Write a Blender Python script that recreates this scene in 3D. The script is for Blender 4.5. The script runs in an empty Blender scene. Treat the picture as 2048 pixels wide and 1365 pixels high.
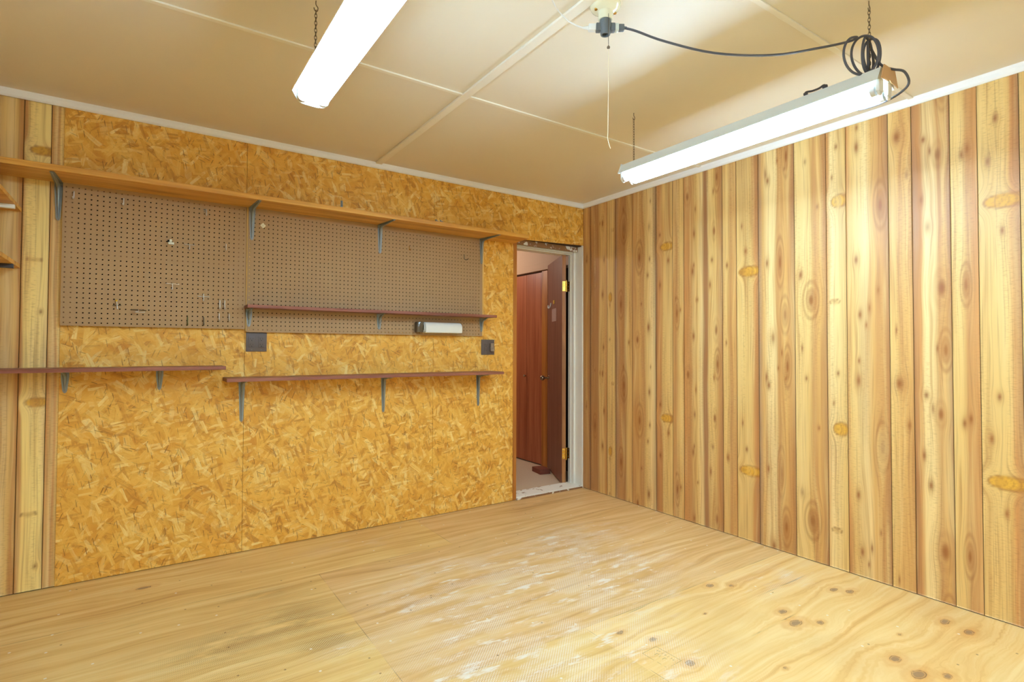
import bpy, bmesh, math, random
import numpy as np
from mathutils import Vector, Matrix
random.seed(7)
scene = bpy.context.scene
COL = scene.collection
PI = math.pi

# ------------------------------------------------------------------ mesh helpers
class B:
    """collects shapes in world coordinates; out() links them as one mesh object"""
    def __init__(s): s.bm = bmesh.new()
    def _add(s, verts, faces):
        vs = [s.bm.verts.new(v) for v in verts]
        for f in faces:
            try: s.bm.faces.new([vs[i] for i in f])
            except ValueError: pass
        return vs
    def box(s, x0, x1, y0, y1, z0, z1, bev=0):
        r = bmesh.ops.create_cube(s.bm, size=1)
        vs = r['verts']
        for v in vs:
            v.co = Vector(((x0+x1)/2+v.co.x*(x1-x0), (y0+y1)/2+v.co.y*(y1-y0), (z0+z1)/2+v.co.z*(z1-z0)))
        if bev:
            es = list({e for v in vs for e in v.link_edges})
            bmesh.ops.bevel(s.bm, geom=es, offset=bev, segments=2, profile=.6, affect='EDGES')
        return s
    def prism(s, pts, fn, a, b):
        """pts: 2D outline; fn(u,v,w)->xyz; extruded from w=a to w=b"""
        n = len(pts)
        vs = [fn(u, v, a) for u, v in pts]+[fn(u, v, b) for u, v in pts]
        s._add(vs, [list(range(n))[::-1], list(range(n, 2*n))]+[[i, (i+1) % n, n+(i+1) % n, n+i] for i in range(n)])
        return s
    def tube(s, pts, r, seg=8, closed=False, caps=True):
        pts = [Vector(p) for p in pts]; n = len(pts)
        rs = r if isinstance(r, (list, tuple)) else [r]*n
        prev = None; rings = []
        for i, p in enumerate(pts):
            if closed: t = pts[(i+1) % n]-pts[i-1]
            else: t = pts[min(i+1, n-1)]-pts[max(i-1, 0)]
            if t.length < 1e-9: t = Vector((0, 0, 1))
            t.normalize()
            if prev is None:
                a = Vector((0, 0, 1)) if abs(t.z) < .9 else Vector((1, 0, 0))
                nrm = t.cross(a).normalized()
            else:
                nrm = prev-t*prev.dot(t)
                if nrm.length < 1e-6: nrm = t.orthogonal()
                nrm.normalize()
            prev = nrm; bn = t.cross(nrm)
            rings.append([s.bm.verts.new(p+(nrm*math.cos(2*PI*k/seg)+bn*math.sin(2*PI*k/seg))*rs[i]) for k in range(seg)])
        m = n if closed else n-1
        for i in range(m):
            a, b = rings[i], rings[(i+1) % n]
            for k in range(seg):
                s.bm.faces.new([a[k], a[(k+1) % seg], b[(k+1) % seg], b[k]])
        if not closed and caps:
            s.bm.faces.new(rings[0][::-1]); s.bm.faces.new(rings[-1])
        return s
    def cyl(s, p0, p1, r0, r1=None, seg=20):
        return s.tube([p0, p1], [r0, r0 if r1 is None else r1], seg)
    def lathe(s, prof, c, seg=28):
        """profile of (radius, z) turned about the vertical through c"""
        rings = []
        for r, z in prof:
            rings.append([s.bm.verts.new((c[0]+r*math.cos(2*PI*k/seg), c[1]+r*math.sin(2*PI*k/seg), c[2]+z)) for k in range(seg)])
        for a, b in zip(rings, rings[1:]):
            for k in range(seg):
                s.bm.faces.new([a[k], a[(k+1) % seg], b[(k+1) % seg], b[k]])
        s.bm.faces.new(rings[0][::-1]); s.bm.faces.new(rings[-1])
        return s
    def ball(s, c, r, seg=16):
        bmesh.ops.create_uvsphere(s.bm, u_segments=seg, v_segments=seg//2, radius=r, matrix=Matrix.Translation(c))
        return s
    def out(s, name, m, parent=None, smooth=False):
        off = Vector((0, 0, 0)); p = parent
        while p is not None: off += p.location; p = p.parent
        bmesh.ops.recalc_face_normals(s.bm, faces=s.bm.faces[:])
        for v in s.bm.verts: v.co -= off
        me = bpy.data.meshes.new(name); s.bm.to_mesh(me); s.bm.free()
        ms = m if isinstance(m, (list, tuple)) else [m]
        for q in ms: me.materials.append(q)
        if smooth:
            for f in me.polygons: f.use_smooth = True
            me.set_sharp_from_angle(angle=math.radians(38))
        o = bpy.data.objects.new(name, me); COL.objects.link(o)
        if parent is not None: o.parent = parent
        return o

def thing(name, label, cat, loc=(0, 0, 0), group=None):
    o = bpy.data.objects.new(name, None); COL.objects.link(o)
    o.empty_display_size = .05; o.location = loc
    o['label'] = label; o['category'] = cat
    if group: o['group'] = group
    return o
def tag(o, label, cat, group=None):
    o['label'] = label; o['category'] = cat
    if group: o['group'] = group
    return o
def struct(o): o['kind'] = 'structure'; return o
def sub(o, label): o['label'] = label; return o
def curve(pts, n=8):
    """Catmull-Rom through pts"""
    P = [Vector(p) for p in pts]; P = [P[0]*2-P[1]]+P+[P[-1]*2-P[-2]]; out = []
    for i in range(1, len(P)-2):
        a, b, c, d = P[i-1:i+3]
        for k in range(n):
            t = k/n
            out.append(.5*((2*b)+(c-a)*t+(2*a-5*b+4*c-d)*t*t+(3*b-a-3*c+d)*t**3))
    return out+[P[-2]]

# ------------------------------------------------------------------ material helpers
def lin(c):
    f = lambda v: v/12.92 if v <= .04045 else ((v+.055)/1.055)**2.4
    return tuple(f(v/255) for v in c)+(1,)
class NT:
    def __init__(s, name):
        s.m = bpy.data.materials.new(name); s.m.use_nodes = True
        s.t = s.m.node_tree; s.t.nodes.clear(); s._setup()
    def _setup(s):
        s.o = s.n('ShaderNodeOutputMaterial'); s.b = s.n('ShaderNodeBsdfPrincipled')
        s.t.links.new(s.b.outputs[0], s.o.inputs[0])
    def n(s, typ, ins=None, **kw):
        nd = s.t.nodes.new(typ)
        for k, v in kw.items(): setattr(nd, k, v)
        for k, v in (ins or {}).items(): s.put(nd.inputs[k], v)
        return nd
    def put(s, inp, v):
        if isinstance(v, bpy.types.NodeSocket): s.t.links.new(v, inp)
        else: inp.default_value = v
    def math(s, op, a, b=0., c=0., clamp=False):
        nd = s.n('ShaderNodeMath', operation=op, use_clamp=clamp)
        s.put(nd.inputs[0], a); s.put(nd.inputs[1], b); s.put(nd.inputs[2], c)
        return nd.outputs[0]
    def mix(s, f, a, b, mode='MIX'):
        nd = s.n('ShaderNodeMix', data_type='RGBA', blend_type=mode)
        s.put(nd.inputs[0], f); s.put(nd.inputs[6], a); s.put(nd.inputs[7], b)
        return nd.outputs[2]
    def pos(s): 
        g = s.n('ShaderNodeNewGeometry')
        sp = s.n('ShaderNodeSeparateXYZ', {0: g.outputs['Position']})
        return sp.outputs
    def vec(s, x, y, z=0.):
        return s.n('ShaderNodeCombineXYZ', {0: x, 1: y, 2: z}).outputs[0]
    def noise(s, v, scale=1., detail=2., rough=.5, dist=0., dim='3D'):
        return s.n('ShaderNodeTexNoise', {'Vector': v, 'Scale': scale, 'Detail': detail, 'Roughness': rough, 'Distortion': dist}, noise_dimensions=dim).outputs[0]
    def ramp(s, f, stops, interp='LINEAR'):
        nd = s.n('ShaderNodeValToRGB', {0: f}); cr = nd.color_ramp; cr.interpolation = interp
        while len(cr.elements) > 1: cr.elements.remove(cr.elements[0])
        first = True
        for p, c in stops:
            if first: e = cr.elements[0]; e.position = p; first = False
            else: e = cr.elements.new(p)
            e.color = c if len(c) == 4 else lin(c)
        return nd.outputs[0]
    def smooth(s, v, a, b):
        nd = s.n('ShaderNodeMapRange', {0: v, 1: a, 2: b, 3: 0., 4: 1.}, interpolation_type='SMOOTHSTEP')
        return nd.outputs[0]
    def bump(s, h, strength=.2, dist=.002):
        nd = s.n('ShaderNodeBump', {'Strength': strength, 'Distance': dist, 'Height': h})
        s.t.links.new(nd.outputs[0], s.b.inputs['Normal'])
    def fin(s, col, rough=.5, metal=0., spec=.5):
        s.put(s.b.inputs['Base Color'], col); s.put(s.b.inputs['Roughness'], rough)
        s.put(s.b.inputs['Metallic'], metal); s.put(s.b.inputs['Specular IOR Level'], spec)
        return s.m

def plain(name, c, rough=.5, metal=0., spec=.5, var=.06, sc=40.):
    """a single colour with a faint mottling"""
    k = NT(name); p = k.pos()
    v = k.noise(k.vec(p[0], p[1], p[2]), sc, 3.)
    col = k.mix(k.math('MULTIPLY', v, var*2), lin(c), tuple(x*.6 for x in lin(c)[:3])+(1,))
    return k.fin(col, rough, metal, spec)

# ---- oriented strand board
def osb_mat():
    k = NT('oriented_strand_board'); p = k.pos()
    x, z = p[0], p[2]
    base = k.vec(x, z)
    n0 = k.noise(base, 7., 2., dim='2D')
    col = k.ramp(n0, [(.3, (214, 148, 54)), (.5, (228, 166, 64)), (.7, (238, 180, 76))])
    layers = [(8, .13, .036, 0), (97, .11, .04, 0), (41, .12, .03, 0), (152, .10, .028, 0), (68, .075, .007, 1), (122, .14, .04, 0), (20, .10, .024, 0), (158, .06, .0055, 1),
              (84, .10, .026, 0), (50, .08, .018, 0), (140, .12, .032, 0), (6, .075, .016, 0), (100, .065, .006, 1), (110, .09, .02, 0)]
    for i, (a, L, W, sl) in enumerate(layers):
        th = math.radians(a); c, sn = math.cos(th), math.sin(th)
        u = k.math('ADD', k.math('MULTIPLY', x, c/L), k.math('MULTIPLY_ADD', z, sn/L, 3.1*i))
        v = k.math('ADD', k.math('MULTIPLY', x, -sn/W), k.math('MULTIPLY_ADD', z, c/W, 7.7*i))
        uv2 = k.vec(u, v if sl else k.math('MULTIPLY_ADD', n0, .4, v))
        vo = k.n('ShaderNodeTexVoronoi', {'Vector': uv2, 'Scale': 1., 'Randomness': 1.}, voronoi_dimensions='2D', distance='CHEBYCHEV')
        sp = k.n('ShaderNodeSeparateColor', {0: vo.outputs['Color']})
        inside = k.smooth(vo.outputs['Distance'], .46 if not sl else .34, .40 if not sl else .26)
        pres = k.math('GREATER_THAN', sp.outputs[1], .91 if sl else .64)
        f = k.math('MULTIPLY', inside, pres)
        if sl:
            fc = k.ramp(sp.outputs[0], [(0., (110, 66, 24)), (1., (156, 102, 42))])
            f = k.math('MULTIPLY', f, k.math('MULTIPLY_ADD', sp.outputs[2], .5, .35))
        else:
            fib = k.noise(k.vec(k.math('MULTIPLY', u, .5), k.math('MULTIPLY', v, 5.)), 1., 1., dim='2D')
            tone = k.math('ADD', sp.outputs[0], k.math('MULTIPLY_ADD', fib, .5, -.25))
            fc = k.ramp(tone, [(0., (186, 124, 46)), (.18, (218, 156, 60)), (.5, (236, 180, 76)), (.8, (244, 198, 96)), (1., (252, 228, 150))])
            f = k.math('MULTIPLY', f, k.math('MULTIPLY_ADD', sp.outputs[2], .5, .3))
        col = k.mix(f, col, fc)
    g = k.noise(base, 150., 2.)
    col = k.mix(k.math('MULTIPLY', k.smooth(g, .6, .78), .22), col, lin((130, 84, 34)))
    k.bump(g, .25, .0015)
    return k.fin(col, .55, 0, .35)

# ---- printed plank panelling (knotty pine), u runs along the wall
PER = 1.255          # the print repeats up the wall
LT, CR, MD, BR, DK, OR, GY = (228, 190, 118), (238, 208, 144), (216, 168, 100), (198, 146, 86), (166, 118, 76), (206, 146, 84), (170, 134, 98)
PLANKS = [  # u0, u1, [(fraction, colour)]
 (0, .0935, [(0, BR), (.5, MD), (.8, BR), (1, DK)]),
 (.0935, .2945, [(0, DK), (.1, BR), (.45, (184, 132, 78)), (.6, LT), (.85, MD), (1, OR)]),
 (.2945, .3935, [(0, LT), (.75, LT), (1, DK)]),
 (.3935, .572, [(0, GY), (.3, BR), (.55, (176, 126, 74)), (.75, LT), (1, MD)]),
 (.572, .809, [(0, BR), (.3, MD), (.5, BR), (.6, LT), (.84, CR), (1, GY)]),
 (.809, .9625, [(0, DK), (.12, OR), (.3, (200, 140, 78)), (.42, LT), (1, LT)]),
 (.9625, 1.062, [(0, MD), (.35, BR), (.65, LT), (1, MD)]),
 (1.062, 1.3705, [(0, OR), (.2, BR), (.32, LT), (.46, CR), (.52, DK), (.6, DK), (.65, LT), (.8, LT), (.9, BR), (1, DK)]),
 (1.3705, 1.473, [(0, MD), (.3, LT), (.55, BR), (.8, MD), (1, BR)]),
 (1.473, 1.624, [(0, LT), (.64, LT), (.8, OR), (1, DK)]),
 (1.624, 1.85, [(0, GY), (.12, MD), (.26, CR), (.48, CR), (.55, BR), (.75, MD), (.88, BR), (1, DK)]),
 (1.85, 2.03, [(0, LT), (.45, LT), (.6, BR), (.75, MD), (1, DK)]),
 (2.03, 2.1335, [(0, OR), (.22, CR), (.9, LT), (1, LT)]),
 (2.1335, 2.337, [(0, OR), (.15, LT), (.5, CR), (.64, MD), (.85, BR), (1, DK)]),
 (2.337, 2.44, [(0, LT), (.5, MD), (.8, MD), (1, BR)]),
 (2.44, 2.5955, [(0, DK), (.2, OR), (.3, CR), (.52, CR), (.7, BR), (.85, MD), (1, DK)]),
 (2.5955, 2.698, [(0, LT), (.35, LT), (.6, BR), (1, OR)]),
 (2.698, 2.843, [(0, LT), (.68, LT), (.8, OR), (1, DK)]),
 (2.843, 3.05, [(0, LT), (.4, MD), (.7, BR), (1, DK)]),
 (3.05, 3.24, [(0, LT), (.6, CR), (1, OR)]),
 (3.24, 3.46, [(0, BR), (.4, LT), (.7, MD), (1, DK)]),
 (3.46, 3.66, [(0, OR), (.3, LT), (.7, CR), (1, BR)])]
GROOVES = [p[1] for p in PLANKS]
def vnoise(x, y, seed=0):
    """smooth value noise in 0..1 on arrays"""
    xi, yi = np.floor(x).astype(np.int64), np.floor(y).astype(np.int64); fx_, fy_ = x-xi, y-yi
    def hsh(i, j):
        n = (i*374761393+j*668265263+seed*982451653) & 0xffffffff
        n = ((n ^ (n >> 13))*1274126177) & 0xffffffff
        return ((n ^ (n >> 16)) & 0xffff)/65535.
    sx, sy = fx_*fx_*(3-2*fx_), fy_*fy_*(3-2*fy_)
    return (hsh(xi, yi)*(1-sx)+hsh(xi+1, yi)*sx)*(1-sy)+(hsh(xi, yi+1)*(1-sx)+hsh(xi+1, yi+1)*sx)*sy
def fbm(x, y, seed=0, o=3):
    t, a, w = 0, 1., 0
    for i in range(o): t = t+a*vnoise(x*2**i, y*2**i, seed+i*17); w += a; a *= .5
    return t/w
def sstep(v, a, b):
    t = np.clip((v-a)/(b-a), 0, 1); return t*t*(3-2*t)
def blend(c, f, k): return c*(1-f[..., None])+np.array(lin(k)[:3])*f[..., None]
def knot_dist(U, V, cu, cv, ru, rv, per=PER):
    dv = (V-cv+per/2) % per-per/2; du = U-cu
    return np.sqrt((du/ru)**2+(dv/rv)**2), du
def plank_colour(U, V, stops, seed):
    """colour and grain coordinate of one board; U across, V up"""
    a, b, cs = stops; here = lambda lst: [q for q in lst if a-.004 < q[0] < b+.004]
    slow = fbm(U*9+seed, V*1.1, 3); warp = np.zeros_like(U)
    for cu, cv, ru, rv in here(BROWN+YELLOW):
        d, du = knot_dist(U, V, cu, cv, ru, rv); warp -= .8*du*np.exp(-.28*d*d)
    f = (U+warp*.4+(slow-.5)*.03-a)/(b-a)
    C = np.array([lin(c)[:3] for _, c in cs]); fs = [q for q, _ in cs]
    col = np.stack([np.interp(f, fs, C[:, i]) for i in range(3)], -1)
    bl = fbm(U*14+5, V*.7+seed, 9); col = blend(col, .35*sstep(bl, .55, .8), DK); col = blend(col, .3*sstep(bl, .42, .2), CR)
    for cu, cv, ru, rv in here(BROWN):
        d, _ = knot_dist(U, V, cu, cv, ru, rv)
        ring = .55+.45*np.sin(d*(11 if rv > .07 else 6))
        col = blend(col, .55*np.exp(-.6*d*d)*(ring if rv > .045 else 1), (160, 98, 46))
        col = blend(col, .8*np.exp(-3.*d*d), (140, 76, 32))
        if rv > .07: col = blend(col, .35*np.exp(-((d-1.25)/.16)**2), (150, 96, 48))
    for cu, cv, ru, rv in here(YELLOW):
        d, du = knot_dist(U, V, cu, cv, ru, rv); d = d*np.clip(1-.25*du/ru, .6, 1.4)
        col = blend(col, .9*sstep(d, 1.1, .8), (220, 164, 52)); col = blend(col, .7*np.exp(-((d-1.)/.13)**2), (160, 100, 40))
        col = blend(col, .35*sstep(np.sin(d*9+U*160), .4, 1)*sstep(d, 1.1, .8), (150, 94, 36))
    for cu, cv, ru, rv in here(RINGS):
        d, _ = knot_dist(U, V, cu, cv, ru, rv)
        col = blend(col, .35*sstep(d, 1.1, .8), (206, 150, 76)); col = blend(col, .7*np.exp(-((d-1.)/.16)**2), (150, 92, 40)); col = blend(col, .4*np.exp(-5*d*d), (150, 96, 46))
    return col, U+warp*1.1+slow*.045
BROWN = [(.24, .992, .016, .05), (.258, .684, .012, .03), (.24, .394, .012, .035), (.482, .91, .03, .10),
 (.743, .874, .012, .032), (.747, .626, .008, .02), (.736, .108, .016, .045), (.645, .65, .03, .10), (.625, .015, .02, .05),
 (1.148, .747, .010, .03), (1.135, .487, .012, .035), (1.171, .285, .008, .012), (1.141, .034, .012, .03), (1.094, 1.02, .02, .05),
 (1.308, .739, .016, .05), (1.291, .546, .010, .02), (1.275, .379, .010, .035), (1.32, .074, .018, .06), (1.687, .981, .012, .028), (1.68, .473, .010, .03),
 (1.712, .015, .018, .045), (1.672, 1.029, .010, .04), (1.762, .469, .02, .12), (1.803, 1.10, .02, .10), (1.943, .228, .036, .085), (1.885, .377, .014, .03),
 (2.188, 1.035, .014, .04), (2.182, .428, .012, .03), (2.198, .132, .012, .03), (2.191, 1.141, .008, .02), (2.377, 1.03, .022, .04), (2.49, .98, .012, .02), (2.548, .893, .018, .05),
 (2.504, .545, .012, .03), (2.558, .243, .028, .07), (3.1, .4, .02, .04), (3.35, .8, .025, .06), (9.2, .7, .03, .1), (9.42, .12, .008, .012)]
YELLOW = [(.893, .695, .05, .028), (1.542, .437, .062, .03), (2.086, .765, .034, .034), (2.768, .614, .06, .03), (.324, .365, .015, .034), (9.404, .925, .045, .022)]

RINGS = [(.358, .917, .015, .014), (2.072, .21, .026, .014), (9.391, .378, .03, .011)]
rk = random.Random(11)
for _p in PLANKS[:19]:
    for _k in range(3 if _p[1]-_p[0] > .14 else 2):
        BROWN.append((_p[0]+(_p[1]-_p[0])*rk.uniform(.2, .8), rk.uniform(0, PER), rk.uniform(.005, .011), rk.uniform(.012, .03)))
for _u, _v, _a, _b in ((.15, .55, .02, .08), (.45, .3, .024, .09), (1.33, 1.1, .02, .08), (1.79, .15, .024, .09), (2.3, .7, .026, .1), (2.57, 1.2, .022, .08), (2.65, .25, .018, .08), (1.0, .2, .018, .09)):
    BROWN.append((_u, _v, _a, _b))
class Grid:
    """many flat grids of coloured points gathered into one mesh with 'tint' and 'grain' attributes"""
    def __init__(s): s.v, s.f, s.c, s.g, s.n = [], [], [], [], 0
    def sheet(s, us, vs, fn, colour, depth=None):
        U, V = np.meshgrid(np.array(us), np.array(vs), indexing='ij'); nu, nv = U.shape
        col, g = colour(U, V); X = np.stack(np.broadcast_arrays(*fn(U, V, 0.)), -1).reshape(-1, 3)
        i = np.arange(nu*nv).reshape(nu, nv)+s.n
        s.v.append(X); s.c.append(col.reshape(-1, 3)); s.g.append(g.reshape(-1)); s.n += nu*nv
        s.f.append(np.stack([i[:-1, :-1], i[1:, :-1], i[1:, 1:], i[:-1, 1:]], -1).reshape(-1, 4))
        if depth is not None:      # the cut sides of the board
            for edge in (i[0, :], i[-1, :], i[:, 0], i[:, -1]):
                k = edge-s.n+nu*nv; u, v = U.reshape(-1)[k], V.reshape(-1)[k]
                Y = np.stack(np.broadcast_arrays(*fn(u, v, depth)), -1); j = np.arange(len(k))+s.n
                s.v.append(Y); s.c.append(col.reshape(-1, 3)[k]*.5); s.g.append(g.reshape(-1)[k]); s.n += len(k)
                s.f.append(np.stack([edge[:-1], edge[1:], j[1:], j[:-1]], -1))
    def out(s, name, mat, parent=None):
        V, F = np.concatenate(s.v).astype(np.float32), np.concatenate(s.f).astype(np.int32)
        me = bpy.data.meshes.new(name); me.vertices.add(len(V)); me.vertices.foreach_set('co', V.ravel())
        me.loops.add(F.size); me.loops.foreach_set('vertex_index', F.ravel())
        me.polygons.add(len(F)); me.polygons.foreach_set('loop_start', np.arange(0, F.size, 4, dtype=np.int32))
        me.update(calc_edges=True); me.validate()
        at = me.attributes.new('tint', 'FLOAT_COLOR', 'POINT')
        at.data.foreach_set('color', np.concatenate([np.concatenate(s.c), np.ones((len(V), 1))], 1).astype(np.float32).ravel())
        at = me.attributes.new('grain', 'FLOAT', 'POINT'); at.data.foreach_set('value', np.concatenate(s.g).astype(np.float32))
        me.materials.append(mat); o = bpy.data.objects.new(name, me); COL.objects.link(o)
        if parent: o.parent = parent
        return o
def panel_mat(name, axis):
    k = NT(name); p = k.pos(); v = p[2]
    col = k.n('ShaderNodeAttribute', attribute_name='tint').outputs['Color']
    ug = k.n('ShaderNodeAttribute', attribute_name='grain').outputs['Fac']
    g1 = k.noise(k.vec(k.math('MULTIPLY', ug, 150.), k.math('MULTIPLY', v, 2.2)), 1., 2., dim='2D')
    g2 = k.noise(k.vec(k.math('MULTIPLY', ug, 42.), k.math('MULTIPLY', v, 1.1)), 1., 2., dim='2D')
    col = k.mix(k.math('MULTIPLY', k.smooth(g2, .5, .78), .5), col, lin((180, 120, 60)))
    col = k.mix(k.math('MULTIPLY', k.smooth(g2, .46, .2), .4), col, lin((236, 206, 140)))
    col = k.mix(k.math('MULTIPLY', k.smooth(g1, .5, .78), .36), col, lin((150, 98, 54)))
    saw = k.noise(k.vec(k.math('MULTIPLY', p[axis], 45.), k.math('MULTIPLY', v, 230.)), 1., 1., dim='2D')
    sm = k.smooth(k.noise(k.vec(k.math('MULTIPLY', p[axis], 14.), k.math('MULTIPLY', v, .8)), 1., 0., dim='2D'), .42, .65)
    col = k.mix(k.math('MULTIPLY', k.math('MULTIPLY', k.smooth(saw, .5, .75), sm), .24), col, lin((140, 92, 54)))
    return k.fin(col, .42, 0, .36)
def coarse_panel_mat(name, axis):
    k = NT(name); p = k.pos()
    u = k.math('MULTIPLY', p[axis], 5.5); cell = k.math('FLOOR', u)
    n = k.noise(k.vec(k.math('MULTIPLY', p[axis], 40.), p[2]), 1., 2., dim='2D')
    r = k.n('ShaderNodeTexWhiteNoise', {'W': cell}, noise_dimensions='1D').outputs[0]
    col = k.ramp(k.math('MULTIPLY_ADD', n, .6, k.math('MULTIPLY', r, .5)), [(.2, DK), (.5, MD), (.8, LT)])
    col = k.mix(k.smooth(k.math('FRACT', u), .03, .01), col, lin((70, 50, 32)))
    return k.fin(col, .4, 0, .4)


def plywood_mat():
    k = NT('worn_plywood_floor'); p = k.pos(); x, y = p[0], p[1]
    row = k.math('ADD', k.math('LESS_THAN', y, -.57), k.math('LESS_THAN', y, -1.77))
    at = k.n('ShaderNodeSeparateColor', {0: k.n('ShaderNodeAttribute', attribute_name='tint').outputs['Color']}).outputs
    wsp, dsp, fk = at[0], at[1], at[2]
    yg = k.n('ShaderNodeAttribute', attribute_name='grain').outputs['Fac']
    sw = k.noise(k.vec(k.math('MULTIPLY', x, .8), k.math('MULTIPLY', yg, 3.)), 1., 2.)
    yg = k.math('MULTIPLY_ADD', sw, .22, yg)
    g1 = k.noise(k.vec(k.math('MULTIPLY', x, .8), k.math('MULTIPLY', yg, 23.)), 1., 5., .62)
    g2 = k.noise(k.vec(k.math('MULTIPLY', x, 3.), k.math('MULTIPLY', yg, 115.)), 1., 3.)
    col = k.ramp(g1, [(.28, (194, 144, 86)), (.42, (216, 172, 108)), (.55, (226, 188, 128)), (.72, (234, 206, 150))])
    col = k.mix(k.math('MULTIPLY', k.smooth(g2, .52, .78), .4), col, lin((170, 116, 58)))
    yl = k.math('MAXIMUM', k.math('LESS_THAN', x, -2.367), k.math('LESS_THAN', y, -1.77))
    yl = k.math('MAXIMUM', yl, k.math('MULTIPLY', k.math('GREATER_THAN', y, -.57), k.math('LESS_THAN', x, -1.57)))
    yc = k.ramp(g1, [(.28, (198, 144, 72)), (.42, (222, 180, 102)), (.55, (232, 198, 122)), (.72, (238, 212, 142))])
    yc = k.mix(k.math('MULTIPLY', k.smooth(g2, .52, .8), .35), yc, lin((190, 134, 64)))
    col = k.mix(k.math('MULTIPLY', yl, .6), col, yc)
    # the pale knotty sheet at the front right
    fr = k.math('MULTIPLY', k.math('LESS_THAN', y, -1.772), k.math('GREATER_THAN', x, -1.577))
    pale = k.ramp(g1, [(.3, (214, 162, 92)), (.45, (232, 192, 122)), (.65, (240, 210, 148))])
    pale = k.mix(k.math('MULTIPLY', k.smooth(g2, .55, .8), .2), pale, lin((206, 150, 82)))
    col = k.mix(fr, col, pale)
    big = k.noise(k.vec(x, y), 1.3, 3.)
    col = k.mix(k.math('MULTIPLY', k.smooth(big, .45, .7), .35), col, lin((198, 150, 88)))
    # orange halo and grey heart of the knots
    col = k.mix(k.math('MULTIPLY', k.smooth(k.math('MULTIPLY', fk, k.math('MULTIPLY_ADD', sw, .9, .6)), .12, .6), .55), col, lin((206, 140, 66)))
    col = k.mix(k.math('MULTIPLY', k.math('MULTIPLY', k.smooth(fk, .5, .62), k.smooth(fk, .8, .66)), k.math('MULTIPLY', k.smooth(g2, .3, .6), .8)), col, lin((104, 78, 54)))
    col = k.mix(k.math('MULTIPLY', k.smooth(fk, .70, .95), .8), col, lin((140, 112, 84)))
    # splits along the grain
    for (cx, cy, L) in ((-1.16, -1.78, .2), (-.86, -2.205, .19), (-.45, -2.02, .25)):
        dy = k.math('ABSOLUTE', k.math('ADD', k.math('SUBTRACT', y, cy), k.math('MULTIPLY_ADD', sw, .04, -.02)))
        dx = k.smooth(k.math('ABSOLUTE', k.math('SUBTRACT', x, cx)), L, L*.5)
        f = k.math('MULTIPLY', k.math('MULTIPLY', k.smooth(dy, .006, .001), dx), k.smooth(g2, .35, .6))
        col = k.mix(k.math('MULTIPLY', f, .6), col, lin((110, 80, 50)))
    # joints between the sheets
    def line(d, ok, w=.0022):
        return k.math('MULTIPLY', k.smooth(k.math('ABSOLUTE', d), w, w*.4), ok)
    r0 = k.math('GREATER_THAN', y, -.57); r2 = k.math('LESS_THAN', y, -1.77)
    r1 = k.math('SUBTRACT', k.math('SUBTRACT', 1., r0), r2)
    j = line(k.math('ADD', y, .57), 1.)
    j = k.math('MAXIMUM', j, line(k.math('ADD', y, 1.77), 1.))
    j = k.math('MAXIMUM', j, line(k.math('ADD', x, 1.57), k.math('MAXIMUM', r0, r2)))
    j = k.math('MAXIMUM', j, line(k.math('ADD', x, 2.367), r1))
    jn = k.smooth(k.noise(k.vec(x, y), 5., 2.), .38, .6)
    col = k.mix(k.math('MULTIPLY', k.math('MULTIPLY', j, jn), .6), col, lin((112, 78, 40)))
    # dot lattice left by an old mat: white where adhesive stayed, dark where dirt did
    c = .70711/.0092
    du = k.math('SUBTRACT', k.math('FRACT', k.math('MULTIPLY', k.math('ADD', x, y), c)), .5)
    dv = k.math('SUBTRACT', k.math('FRACT', k.math('MULTIPLY', k.math('SUBTRACT', x, y), c)), .5)
    dd = k.math('ADD', k.math('MULTIPLY', du, du), k.math('MULTIPLY', dv, dv))
    dot = k.smooth(dd, .10, .03)
    brk = k.noise(k.vec(k.math('MULTIPLY', x, .7), k.math('MULTIPLY', y, 1.7)), 6., 4., .6)
    brk2 = k.noise(k.vec(k.math('MULTIPLY', x, .6), k.math('MULTIPLY', y, 2.)), 9., 4., .65)
    wm = k.math('MULTIPLY', wsp, k.smooth(brk, .38, .66))
    wm = k.math('MINIMUM', k.math('MULTIPLY', wm, 1.35), 1.)
    wf = k.math('MULTIPLY', wm, k.math('MULTIPLY_ADD', dot, .8, .10))
    solid = k.math('MULTIPLY', k.math('MINIMUM', wsp, 1.), k.math('MULTIPLY', k.smooth(brk2, .54, .68), .85))
    wf = k.math('MAXIMUM', wf, solid)
    dm = k.math('MINIMUM', k.math('MULTIPLY', dsp, k.smooth(brk, .32, .55)), 1.)
    df = k.math('MULTIPLY', dm, k.math('MULTIPLY_ADD', dot, .75, .2))
    col = k.mix(df, col, lin((84, 54, 26)))
    col = k.mix(wf, col, lin((240, 234, 222)))
    # flecks of plaster and dirt
    fl = k.n('ShaderNodeTexVoronoi', {'Vector': k.vec(x, y), 'Scale': 7., 'Randomness': 1.}, voronoi_dimensions='2D')
    fs = k.n('ShaderNodeSeparateColor', {0: fl.outputs['Color']})
    sp = k.math('MULTIPLY', k.math('LESS_THAN', fl.outputs['Distance'], .035), k.math('GREATER_THAN', fs.outputs[0], .82))
    col = k.mix(k.math('MULTIPLY', sp, .8), col, lin((236, 230, 220)))
    sp = k.math('MULTIPLY', k.math('LESS_THAN', fl.outputs['Distance'], .03), k.math('LESS_THAN', fs.outputs[0], .16))
    col = k.mix(k.math('MULTIPLY', sp, .7), col, lin((120, 84, 44)))
    k.bump(g2, .12, .001)
    return k.fin(col, .55, 0, .35)
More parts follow.
